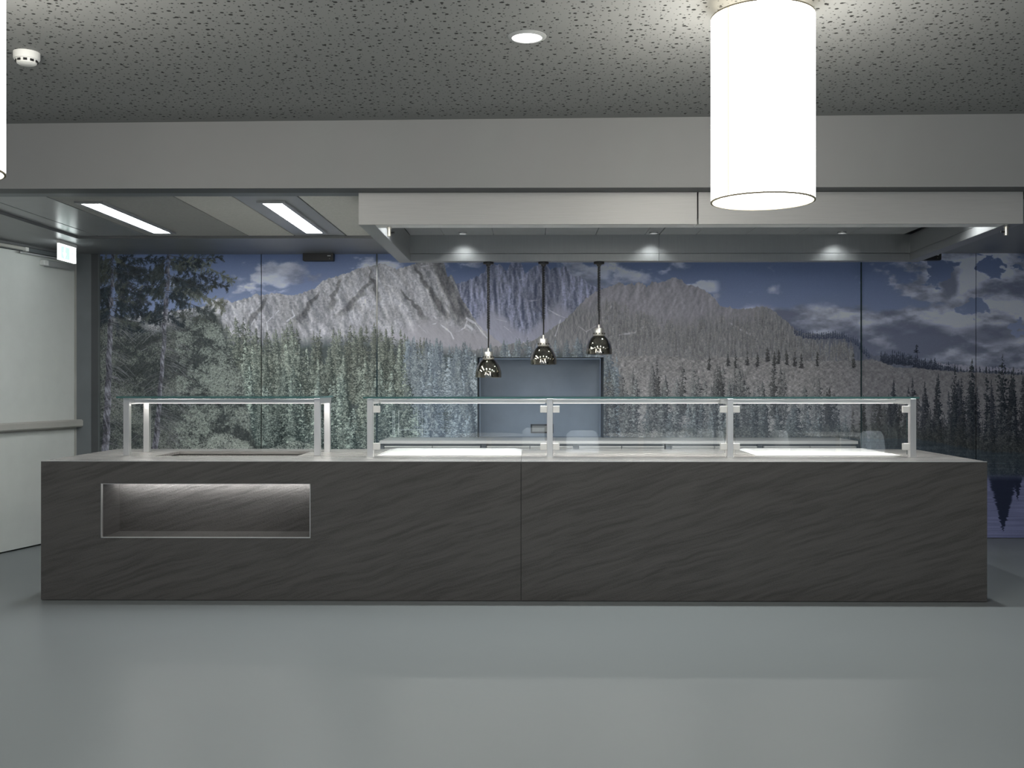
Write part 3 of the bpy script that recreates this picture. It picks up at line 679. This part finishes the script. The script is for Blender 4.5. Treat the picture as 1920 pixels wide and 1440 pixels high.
# lit niche in the front
nm = MB()
for a in ((N0-.018, N0, YF+.02, ND, NZ0-.018, NZ1+.018), (N1, N1+.018, YF+.02, ND, NZ0-.018, NZ1+.018), (N0, N1, YF+.02, ND, NZ0-.018, NZ0), (N0, N1, YF+.02, ND, NZ1, NZ1+.018), (N0-.018, N1+.018, ND, ND+.018, NZ0-.018, NZ1+.018)): nm.box(*a)
nl = nm.build('niche_lining', 'slate', ct)
MB().box(N0+.01, N1-.01, 6.93, 6.945, NZ1-.011, NZ1-.0005, 0, {'back': 1, 'bottom': 2}).build('light_strip', ['steel', 'niche_led', 'niche_soft'], nl)
tr = MB()
for a in ((N0, N0+.004, YF-.002, YF+.02, NZ0, NZ1), (N1-.004, N1, YF-.002, YF+.02, NZ0, NZ1), (N0, N1, YF-.002, YF+.02, NZ0, NZ0+.004), (N0, N1, YF-.002, YF+.02, NZ1-.003, NZ1)): tr.box(*a)
tr.build('niche_trim', 'steel', nl)

# heated white plates lying on the top
def hot_plate(x0, x1, y0, y1, label):
    p = thing('hot_plate', label, 'hot plate', ((x0+x1)/2, (y0+y1)/2, ZT), group='white hot plates let into the counter')
    w2, d2 = (x1-x0)/2, (y1-y0)/2
    MB().box(-w2, w2, -d2, d2, .0, .004).build('rim', 'steel', p)
    mb = MB(); i = .028
    mb.v = [(-w2+.006, -d2+.006, .004), (w2-.006, -d2+.006, .004), (w2-.006, d2-.006, .004), (-w2+.006, d2-.006, .004), (-w2+i+.03, -d2+i, .014), (w2-i-.03, -d2+i, .014), (w2-i-.03, d2-i, .014), (-w2+i+.03, d2-i, .014)]
    mb.f = [(0, 3, 2, 1), (4, 5, 6, 7), (0, 1, 5, 4), (1, 2, 6, 5), (2, 3, 7, 6), (3, 0, 4, 7)]; mb.mi = [0]*6
    mb.build('plate', 'hot_plate_white', p)
hot_plate(-1.065, -.062, 7.205, 7.90, 'white hot plate in the wide bay beside the narrow open shelf')
hot_plate(1.56, 2.565, 7.225, 7.90, 'white hot plate under the glass bay at the dark end of the counter')

# ---------------------------------------------------------------- glass food shelves
ZG = 1.3025
def glass_box(mb, x0, x1, y0, y1, z0, z1, edge=1, big='top'):
    if big == 'top': mb.box(x0, x1, y0, y1, z0, z1, 0, {'front': 1, 'back': 1, 'left': 1, 'right': 1})
    else: mb.box(x0, x1, y0, y1, z0, z1, 0, {'top': 1, 'bottom': 1, 'left': 1, 'right': 1})
P = .041
ga = thing('food_shelf', 'short open steel shelf on four posts with a glass top above the sunk tray', 'sneeze guard')
for x, y in ((-2.832, 7.20), (-1.503, 7.20), (-2.832, 7.575), (-1.508, 7.575)):
    MB().box(x, x+P, y, y+P, ZT, ZG-(.0 if y < 7.5 else .04)).build('post', 'steel_upright', ga, bevel=.0015)
for x in (-2.832, -1.506):
    MB().box(x, x+P, 7.20+P, 7.62, ZG-.0405, ZG-.001).build('arm', 'steel', ga, bevel=.0015)
    MB().box(x+.006, x+P-.006, 7.26, 7.56, ZG-.0425, ZG-.0405, 0, {'bottom': 1}).build('light_strip', ['led_lip', 'led_soft'], ga)
MB().box(-2.791, -1.503, 7.29, 7.325, 1.2665, 1.2945).build('rail', 'steel', ga, bevel=.001)
MB().box(-2.785, -1.51, 7.292, 7.318, 1.2635, 1.2668, 0, {'bottom': 1}).build('light_strip', ['led_lip', 'led_soft'], ga)
mb = MB(); glass_box(mb, -2.858, -1.45, 7.14, 7.63, ZG, ZG+.012); mb.build('glass_top', ['clear_glass', 'glass_edge'], ga)

gb = thing('food_shelf', 'long steel and glass sneeze guard with three glazed bays above the hot plates', 'sneeze guard')
PX = (-1.116, .111, 1.337, 2.575); GY = 7.08
for x in PX:
    MB().box(x, x+.040, GY, GY+.045, ZT, ZG-.002).build('post', 'steel_upright', gb, bevel=.0015)
    MB().box(x+.003, x+.037, GY+.045, 7.46, ZG-.041, ZG-.001).build('arm', 'steel', gb, bevel=.0015)
    MB().box(x-.004, x+.044, GY-.004, GY+.05, ZT, ZT+.004).build('foot_plate', 'steel', gb)
for i in range(3):
    xa, xb = PX[i]+.040, PX[i+1]
    MB().box(xa-.003, xb+.003, 7.38, 7.415, 1.2655, 1.2935).build('rail', 'steel', gb, bevel=.001)
    MB().box(xa+.01, xb-.01, 7.382, 7.408, 1.2625, 1.2658, 0, {'bottom': 1}).build('light_strip', ['led_lip', 'led'], gb)
    mb = MB(); glass_box(mb, xa+.016, xb-.016, GY+.017, GY+.025, ZT+.018, ZG-.036, big='front'); mb.build('glass_pane', ['clear_glass', 'glass_edge'], gb)
    for s, x in ((0, xa), (1, xb-.046)):
        for z in (1.205, .951):
            MB().box(x, x+.046, GY+.006, GY+.036, z, z+.046).build('clamp', 'clamp_steel', gb, bevel=.002)
mb = MB(); glass_box(mb, PX[0]-.022, PX[3]+.045, GY-.045, 7.47, ZG-.001, ZG+.011); mb.build('glass_top', ['clear_glass', 'glass_edge'], gb)

# ================================================================== EXTRACTOR HOODS
HZ0, HZ1, HC = 2.391, 2.591, 2.603
def hood(name, x0, x1, xb0, xb1, left, right, label, seams, lamps):
    h = thing(name, label, 'extractor hood', group='stainless hoods over the counter')
    MB().box(x0, x1, 6.462, 6.472, HZ0, HZ1).build('front_panel', 'hood_front', h, bevel=.002)
    MB().box(x0, x1, 6.472, 6.61, HZ0+.002, HZ0+.04).build('front_channel', 'clamp_steel', h)
    MB().box(x0, x1, 6.58, 6.61, HZ0+.04, HC).build('inner_front', 'hood_steel', h)
    MB().box(xb0, xb1, 8.385, 8.49, HZ0, 2.451).build('rear_channel', 'hood_steel', h, bevel=.0015)
    MB().box(xb0, xb1, 8.39, 8.41, 2.454, HC).build('rear_panel', 'hood_steel', h)
    MB().box(xb0, xb1, 8.41, 8.49, 2.454, HC).build('rear_casing', 'soffit_paint', h)
    for side, on in ((0, left), (1, right)):
        if not on: continue
        a, b = (x0, xb0) if side == 0 else (x1-.10, xb1-.10)
        mb = MB()
        mb.v = [(a, 6.472, HZ0), (a+.10, 6.472, HZ0), (b+.10, 8.40, HZ0), (b, 8.40, HZ0), (a, 6.472, 2.451), (a+.10, 6.472, 2.451), (b+.10, 8.40, 2.451), (b, 8.40, 2.451)]
        mb.f = [(0, 3, 2, 1), (4, 5, 6, 7), (0, 1, 5, 4), (1, 2, 6, 5), (2, 3, 7, 6), (3, 0, 4, 7)]; mb.mi = [0]*6
        mb.build('side_channel', 'hood_steel', h, bevel=.0015)
        mb = MB()
        i0, i1 = (0, .096) if side == 0 else (.004, .10)
        mb.v = [(a+i0, 6.472, 2.454), (a+i1, 6.472, 2.454), (b+i1, 8.395, 2.454), (b+i0, 8.395, 2.454), (a+i0, 6.472, HZ1), (a+i1, 6.472, HZ1), (b+i1, 8.395, HZ1+.01), (b+i0, 8.395, HZ1+.01)]
        mb.f = [(0, 3, 2, 1), (4, 5, 6, 7), (0, 1, 5, 4), (1, 2, 6, 5), (2, 3, 7, 6), (3, 0, 4, 7)]; mb.mi = [0]*6
        mb.build('side_panel', 'hood_steel', h)
    for a, b in zip(seams[:-1], seams[1:]):
        MB().box(a+.002, b-.002, 6.61, 8.39, HC, HC+.03).build('ceiling_panel', 'panel_metal', h, bevel=.001)
    for x, y in lamps:
        dl_ = MB().lathe([(.030, -.001), (.030, -.012), (.034, -.012), (.036, .0)], (x, y, HC), 28, cap=False).build('spot_lamp', 'panel_metal', h, smooth=True)
        MB().lathe([(.0, -.0015), (.030, -.0015)], (x, y, HC), 24, cap=False).build('lens', 'lamp_lens', dl_)
    return h
HL = [(-.54, 8.25), (.975, 8.25), (-.78, 6.95), (.08, 6.95), (.86, 6.95)]
HR = [(2.46, 8.25), (1.75, 6.95), (2.80, 6.95)]
h1 = hood('extractor_hood', -1.072, 1.033, -1.072, 1.033, True, False, 'brushed steel extractor hood from which the three heat lamps hang', [-.975, -.70, -.30, .117, .524, .92, 1.033], HL)
h2 = hood('extractor_hood', 1.040, 3.046, 1.035, 3.145, False, True, 'brushed steel extractor hood behind the white drum lampshade, without heat lamps', [1.037, 1.33, 1.73, 2.14, 2.55, 3.0], HR)
for x, y in HL+HR:
    if y > 8: spot('hood_spot', (x, y, HC-.016), 10, 130, .7, (.96, 1, .98), r=.035)
    else: spot('hood_spot', (x, y, HC-.016), 70, 150, .8, (.97, 1, .99), r=.035)
def drain_valve(h, x, y, s):
    v = MB().lathe([(.013, -.06), (.013, -.012), (.018, -.012), (.018, -.006), (.011, -.006), (.011, 0)], (x, y, HZ0+.002), 16).build('drain_valve', 'chrome_soft', h, smooth=True)
    MB().tube([(x+s*.012, y, HZ0-.036), (x+s*.034, y, HZ0-.034)], .006, 8).build('valve_lever', 'black_plastic', v)
drain_valve(h1, -.894, 6.56, 1); drain_valve(h2, 2.985, 6.56, -1)

# ================================================================== CEILING FITTINGS
def linear_light(cx, label):
    l = thing('linear_light', label, 'ceiling light', (cx, 7.54, 2.607), group='linear lights in the kitchen ceiling')
    hw, hl, b = .064, .675, .032
    MB().box(-hw-b, -hw, -hl-b, hl+b, -.014, 0).box(hw, hw+b, -hl-b, hl+b, -.014, 0).box(-hw, hw, -hl-b, -hl, -.014, 0).box(-hw, hw, hl, hl+b, -.014, 0).build('frame', 'panel_metal', l, bevel=.001)
    MB().box(-hw, hw, -hl, hl, -.010, -.004).build('diffuser', 'tube_diffuser', l)
    return l
linear_light(-2.918, 'linear light next to the glossy metal panels and the exit sign')
linear_light(-1.711, 'linear light between the two pale ceiling tiles near the hood')

es = thing('exit_sign', 'small lit exit sign with arrow and door hanging under the kitchen ceiling', 'sign', (-3.878, 8.655, 2.586))
MB().box(-.014, .014, -.165, .165, -.03, 0).build('bracket', 'white_plastic', es, bevel=.002)
sp = MB().box(-.009, .009, -.158, .158, -.162, -.03).build('sign_plate', 'sign_white', es, bevel=.001)
MB().box(.0092, .0102, -.128, .138, -.150, -.046).build('green_field', 'sign_green', sp)
MB().box(.0092, .0106, -.145, .150, -.0445, -.0405).box(.0092, .0106, -.145, .150, -.1555, -.1515).build('border_line', 'frame_paint', sp)
def flat(pts, name, k, par):   # outline in y,z on the sign's face
    mb = MB(); n = len(pts)
    mb.v = [(.0103, y, z) for y, z in pts]+[(.0109, y, z) for y, z in pts]
    mb.f = [tuple(range(n)), tuple(reversed(range(n, 2*n)))]+[(i, (i+1) % n, n+(i+1) % n, n+i) for i in range(n)]; mb.mi = [0]*len(mb.f)
    return mb.build(name, k, par)
flat([(-.072, -.055), (-.052, -.055), (-.052, -.10), (-.028, -.10), (-.062, -.142), (-.096, -.10), (-.072, -.10)], 'arrow', 'sign_white', sp)
flat([(.035, -.054), (.118, -.054), (.118, -.144), (.035, -.144)], 'door_symbol', 'sign_white', sp)
MBm = MB(); 
for pts in ([(.076, -.062), (.086, -.062), (.086, -.072), (.076, -.072)], [(.066, -.076), (.088, -.076), (.084, -.104), (.07, -.104)], [(.074, -.104), (.084, -.104), (.10, -.136), (.093, -.138)], [(.07, -.104), (.077, -.104), (.060, -.122), (.044, -.122), (.044, -.117), (.058, -.117)], [(.066, -.076), (.07, -.082), (.058, -.094), (.052, -.091)]):
    b = len(MBm.v); n = len(pts); MBm.v += [(.0110, y, z) for y, z in pts]+[(.0114, y, z) for y, z in pts]
    MBm.f += [tuple(b+i for i in range(n)), tuple(b+i for i in reversed(range(n, 2*n)))]+[(b+i, b+(i+1) % n, b+n+(i+1) % n, b+n+i) for i in range(n)]; MBm.mi += [0]*(2+n)
MBm.build('running_figure', 'sign_green', sp)

def door_sensor(cx, cz_, label):
    s = thing('door_sensor', label, 'sensor', (cx, 9.44, cz_), group='black sensors at the top of the printed wall')
    MB().poly([(-.14, -.031), (-.132, -.036), (.132, -.036), (.14, -.031), (.14, .031), (.132, .036), (-.132, .036), (-.14, .031)], -.035, .032).build('housing', 'black_plastic', s, bevel=.003)
    MB().box(.085, .115, -.0385, -.036, .006, .013).build('type_label', 'print_white', s)
    MB().lathe([(.004, 0), (.004, .003)], (0, 0, 0), 10).build('indicator', 'grey_plastic', s, loc=(.104, -.037, -.018))
door_sensor(-1.927, 2.552, 'black bar sensor above the pale mountain in the mural')
door_sensor(3.56, 2.552, 'black bar sensor peeking out behind the far end of the hood')

sd = thing('smoke_detector', 'round white smoke detector on the perforated ceiling', 'smoke detector', (-2.419, 4.967, cz(-2.419)))
MB().lathe([(.058, -.034), (.060, -.028), (.060, 0)], (0, 0, 0), 40).build('base', 'white_plastic', sd, smooth=True)
MB().lathe([(.036, -.058), (.044, -.053), (.050, -.034)], (0, 0, 0), 40).build('cap', 'white_plastic', sd, smooth=True)
for k in range(10):
    a = 2*math.pi*k/10; r0 = .0485
    mb = MB().box(-.0085, .0085, -.0025, .0025, -.0055, .0055); o = mb.build('vent_slot', 'dark_gap', sd)
    o.location = (r0*math.cos(a)*.985, r0*math.sin(a)*.985, -.0425); o.rotation_euler = (R(-17), 0, a+math.pi/2)

dn = thing('downlight', 'round recessed downlight with grey ring in the perforated ceiling', 'ceiling light', (-.017, 4.81, cz(0)))
MB().lathe([(.0705, -.010), (.080, -.008), (.090, -.003), (.090, 0), (.0705, 0), (.0705, -.010)], (0, 0, 0), 48, cap=False).build('ring', 'grey_plastic', dn, smooth=True)
MB().lathe([(.0, -.006), (.0705, -.006)], (0, 0, 0), 40, cap=False).build('lens', 'lamp_lens', dn)

# drum pendants
def drum(label):
    p = thing('drum_pendant', label, 'pendant lamp', group='white drum pendants')
    r, h_ = .215, .775
    MB().lathe([(r, 0), (r, h_)], (0, 0, 0), 72, cap=False).build('shade', 'shade_fabric', p, smooth=True)
    MB().lathe([(r-.004, 0), (r-.004, h_)], (0, 0, 0), 72, cap=False).build('shade_lining', 'shade_lining', p, smooth=True)  # inner wall added to keep the shade's glow off the ceiling
    for z in (-.001, h_-.001): MB().lathe([(r+.0012, z-.003), (r+.0012, z+.0035), (r-.006, z+.0035), (r-.006, z-.003), (r+.0012, z-.003)], (0, 0, 0), 72, cap=False).build('rim', 'shade_rim', p, smooth=True)
    a = R(218)
    mb = MB().box(-.004, .004, -.0006, .0006, .004, h_-.004); o = mb.build('seam', 'shade_seam', p); o.location = ((r+.0008)*math.cos(a), (r+.0008)*math.sin(a), 0); o.rotation_euler = (0, 0, a+math.pi/2)
    MB().lathe([(.0, .035), (r-.006, .035)], (0, 0, 0), 60, cap=False).build('diffuser', 'shade_inside', p)
    MB().lathe([(.0, .042), (r-.006, .042)], (0, 0, 0), 60, cap=False).build('glow_blocker', 'shade_lining', p)  # unseen disc added to block the diffuser's upward light
    MB().tube([(0, 0, .04), (0, 0, .83)], .004, 8).build('cord', 'grey_plastic', p)
    MB().lathe([(.05, .812), (.05, .835)], (0, 0, 0), 24).build('ceiling_rose', 'white_plastic', p)
    return p
d1 = drum('large glowing white drum lampshade hanging in front of the hood'); d1.location = (.979, 4.40, 2.172)
d2 = copy_tree(d1); d2.location = (-2.128, 3.72, 2.170); d2['label'] = 'glowing white drum lampshade cut off by the picture edge beside the smoke detector'

# ================================================================== HEAT LAMPS
def heat_lamp(x, zb, label):
    l = thing('heat_lamp', label, 'heat lamp', (x, 8.44, zb), group='chrome heat lamps under the hood')
    prof = [(.103, 0), (.1065, .002), (.1065, .034), (.104, .05), (.097, .075), (.086, .10), (.071, .125), (.055, .142), (.040, .150), (.036, .152)]
    MB().lathe(prof+[(.033, .150), (.052, .139), (.083, .098), (.101, .05), (.1035, .034), (.103, 0)], (0, 0, 0), 48, cap=False).build('shade', 'chrome', l, smooth=True)
    MB().lathe([(.0, .10), (.03, .10), (.042, .07), (.03, .035), (.0, .03)], (0, 0, 0), 20, cap=False).build('bulb', 'grey_plastic', l, smooth=True)
    MB().lathe([(.046, .150), (.047, .153), (.047, .161), (.044, .163), (.036, .163)], (0, 0, 0), 36).build('collar', 'chrome_soft', l, smooth=True)
    for k in range(12):
        a = 2*math.pi*k/12; MB().box(-.004, .004, -.003, .003, -.006, .006).build('cooling_tab', 'chrome', l).matrix_local = Matrix.Translation((.047*math.cos(a), .047*math.sin(a), .166)) @ Matrix.Rotation(a+math.pi/2, 4, 'Z')
    MB().lathe([(.037, .163), (.037, .205), (.034, .210), (.012, .211), (.009, .222), (.008, .24)], (0, 0, 0), 32).build('lamp_neck', 'chrome_soft', l, smooth=True)
    top = 2.391-zb; L = top-.03-.235; pts = []
    zc = .235+L*.24
    MB().tube([(0, 0, .235), (.0012, 0, .235+(zc-.235)*.5), (0, 0, zc+.006)], .0062, 10).build('cord', 'black_plastic', l, smooth=True)
    n = int((top-.03-zc)/.0135); S = 9
    for i in range(n*S+1):
        a = 2*math.pi*i/S; f = i/(n*S); pts.append((.0095*math.cos(a), .0095*math.sin(a), zc+f*(top-.03-zc)))
    pts.append((0, 0, top-.024))
    MB().tube(pts, .0042, 6).build('coiled_cord', 'black_plastic', l, smooth=True)
    MB().lathe([(.014, top-.036), (.022, top-.022), (.042, top-.018), (.043, top-.001)], (0, 0, 0), 28).build('ceiling_cup', 'black_plastic', l, smooth=True)
heat_lamp(-.343, 1.452, 'chrome heat lamp hanging lowest of the three, on the longest cord')
heat_lamp(.104, 1.558, 'chrome heat lamp in the middle, over the blue-grey hatch')
heat_lamp(.554, 1.642, 'chrome heat lamp hanging highest of the three, on the shortest cord')

# ================================================================== BACK COUNTER
tag(MB().box(-1.296, 2.79, 8.89, 9.468, .888, .914).build('steel_worktop', 'drawer_steel', bevel=.002), 'long stainless steel worktop along the printed wall', 'worktop')
bc = [(-1.257, -.429), (-.379, .365), (.41, 1.144), (1.203, 1.935), (1.985, 2.779)]
wh = ['first steel drawer cabinet from the lit end, behind the wide hot plate', 'second steel drawer cabinet from the lit end, under the hatch', 'third steel drawer cabinet, just past the hatch', 'fourth steel drawer cabinet from the lit end of the row', 'last steel drawer cabinet at the dark end, behind the far hot plate']
for (a, b), lab in zip(bc, wh):
    c = thing('drawer_cabinet', lab, 'cabinet', ((a+b)/2, 9.18, 0), group='steel cabinets under the back worktop')
    hw = (b-a)/2
    MB().box(-hw, hw, -.255, .28, .10, .886).build('body', 'frame_paint', c)
    MB().box(-hw+.03, hw-.03, -.2, .25, .0, .10).build('plinth', 'frame_dark', c)
    MB().box(-hw-.044, -hw-.004, -.262, -.2, .0, .886).build('end_post', 'frame_paint', c)
    for k in (0, 1):
        x0, x1 = (-hw+.004, -.003) if k == 0 else (.003, hw-.004)
        for z0, z1 in ((.62, .868), (.37, .612), (.12, .362)):
            dr = MB().box(x0, x1, -.280, -.256, z0, z1-.014).build('drawer', 'drawer_steel', c, bevel=.002)
            MB().box(x0, x1, -.296, -.262, z1-.012, z1).build('handle', 'drawer_steel', dr, bevel=.003)

# ================================================================== DINING ROOM (seen mirrored in the glass panes)
def lathe_top(mb, r, z0, z1, n=40): mb.lathe([(r-.006, z0), (r, z0+.006), (r, z1-.004), (r-.004, z1)], (0, 0, 0), n); return mb
def dining_table(label):
    t = thing('round_table', label, 'table', group='white round tables mirrored in the glass')
    lathe_top(MB(), .45, .715, .74).build('tabletop', 'table_white', t, smooth=True)
    MB().lathe([(.035, .02), (.035, .715)], (0, 0, 0), 20).build('pedestal', 'chrome_soft', t, smooth=True)
    MB().lathe([(.24, .0), (.24, .012), (.05, .03)], (0, 0, 0), 36).build('base', 'chrome_soft', t, smooth=True)
    return t
def dining_chair(label):
    c = thing('shell_chair', label, 'chair', group='white shell chairs mirrored in the glass')
    prof = [(-.215, .455), (-.19, .445), (-.08, .432), (.05, .43), (.15, .442), (.195, .475), (.222, .55), (.238, .65), (.25, .75), (.252, .80)]
    n = 9; mb = MB(); vs = []
    for i, (y, z) in enumerate(prof):
        f = i/(len(prof)-1); hw = .235-.03*f if i < len(prof)-1 else .15
        for k in range(n):
            u = -1+2*k/(n-1); side = abs(u)**2.6
            vs.append((u*hw, y-(.06*side if z > .5 else 0), z+(.035*side if z < .5 else 0)))
    m_ = len(vs); mb.v = vs+[(x, y+.004, z-.012) if z < .5 else (x, y+.013, z) for x, y, z in vs]
    for i in range(len(prof)-1):
        for k in range(n-1):
            a = i*n+k; mb.f += [(a, a+1, a+n+1, a+n), (m_+a+n, m_+a+n+1, m_+a+1, m_+a)]
    L = len(prof)-1
    for k in range(n-1): mb.f += [(k+1, k, m_+k, m_+k+1), (L*n+k, L*n+k+1, m_+L*n+k+1, m_+L*n+k)]
    for i in range(L): mb.f += [(i*n, (i+1)*n, m_+(i+1)*n, m_+i*n), ((i+1)*n+n-1, i*n+n-1, m_+i*n+n-1, m_+(i+1)*n+n-1)]
    mb.mi = [0]*len(mb.f); mb.build('shell', 'chair_shell', c, smooth=True)
    for sx in (-1, 1):
        for sy in (-1, 1): MB().tube([(sx*.12, sy*.12, .425), (sx*.22, sy*.21, .0)], .010, 8).build('leg', 'chrome_soft', c, smooth=True)
    return c
LT = ['white round table mirrored under the hatch', 'white round table mirrored in the middle bay past the hatch', 'white round table mirrored at the dark end of the glass']
t0 = dining_table(LT[0])
for i, (x, y) in enumerate(((-.55, .55), (1.45, .5), (4.1, .3))):
    t = t0 if i == 0 else copy_tree(t0); t.location = (x, y, 0); t['label'] = LT[i]
LC = ['white shell chair mirrored beside the hatch handle', 'white shell chair mirrored left in the middle bay', 'white shell chair mirrored in front of the middle table', 'white shell chair mirrored right in the middle bay',
      'white shell chair mirrored beside the last post but one', 'white shell chair mirrored near the dark end, seen from its side', 'white shell chair mirrored lowest at the dark end']
c0 = dining_chair(LC[0])
for i, (x, y, a) in enumerate(((.12, -.35, 8), (.70, .95, 170), (1.85, 1.28, 185), (2.15, .35, 250), (2.65, .8, 95), (3.45, .6, 80), (4.45, 1.05, 150))):
    c = c0 if i == 0 else copy_tree(c0); c.location = (x, y, 0); c.rotation_euler = (0, 0, R(a)); c['label'] = LC[i]
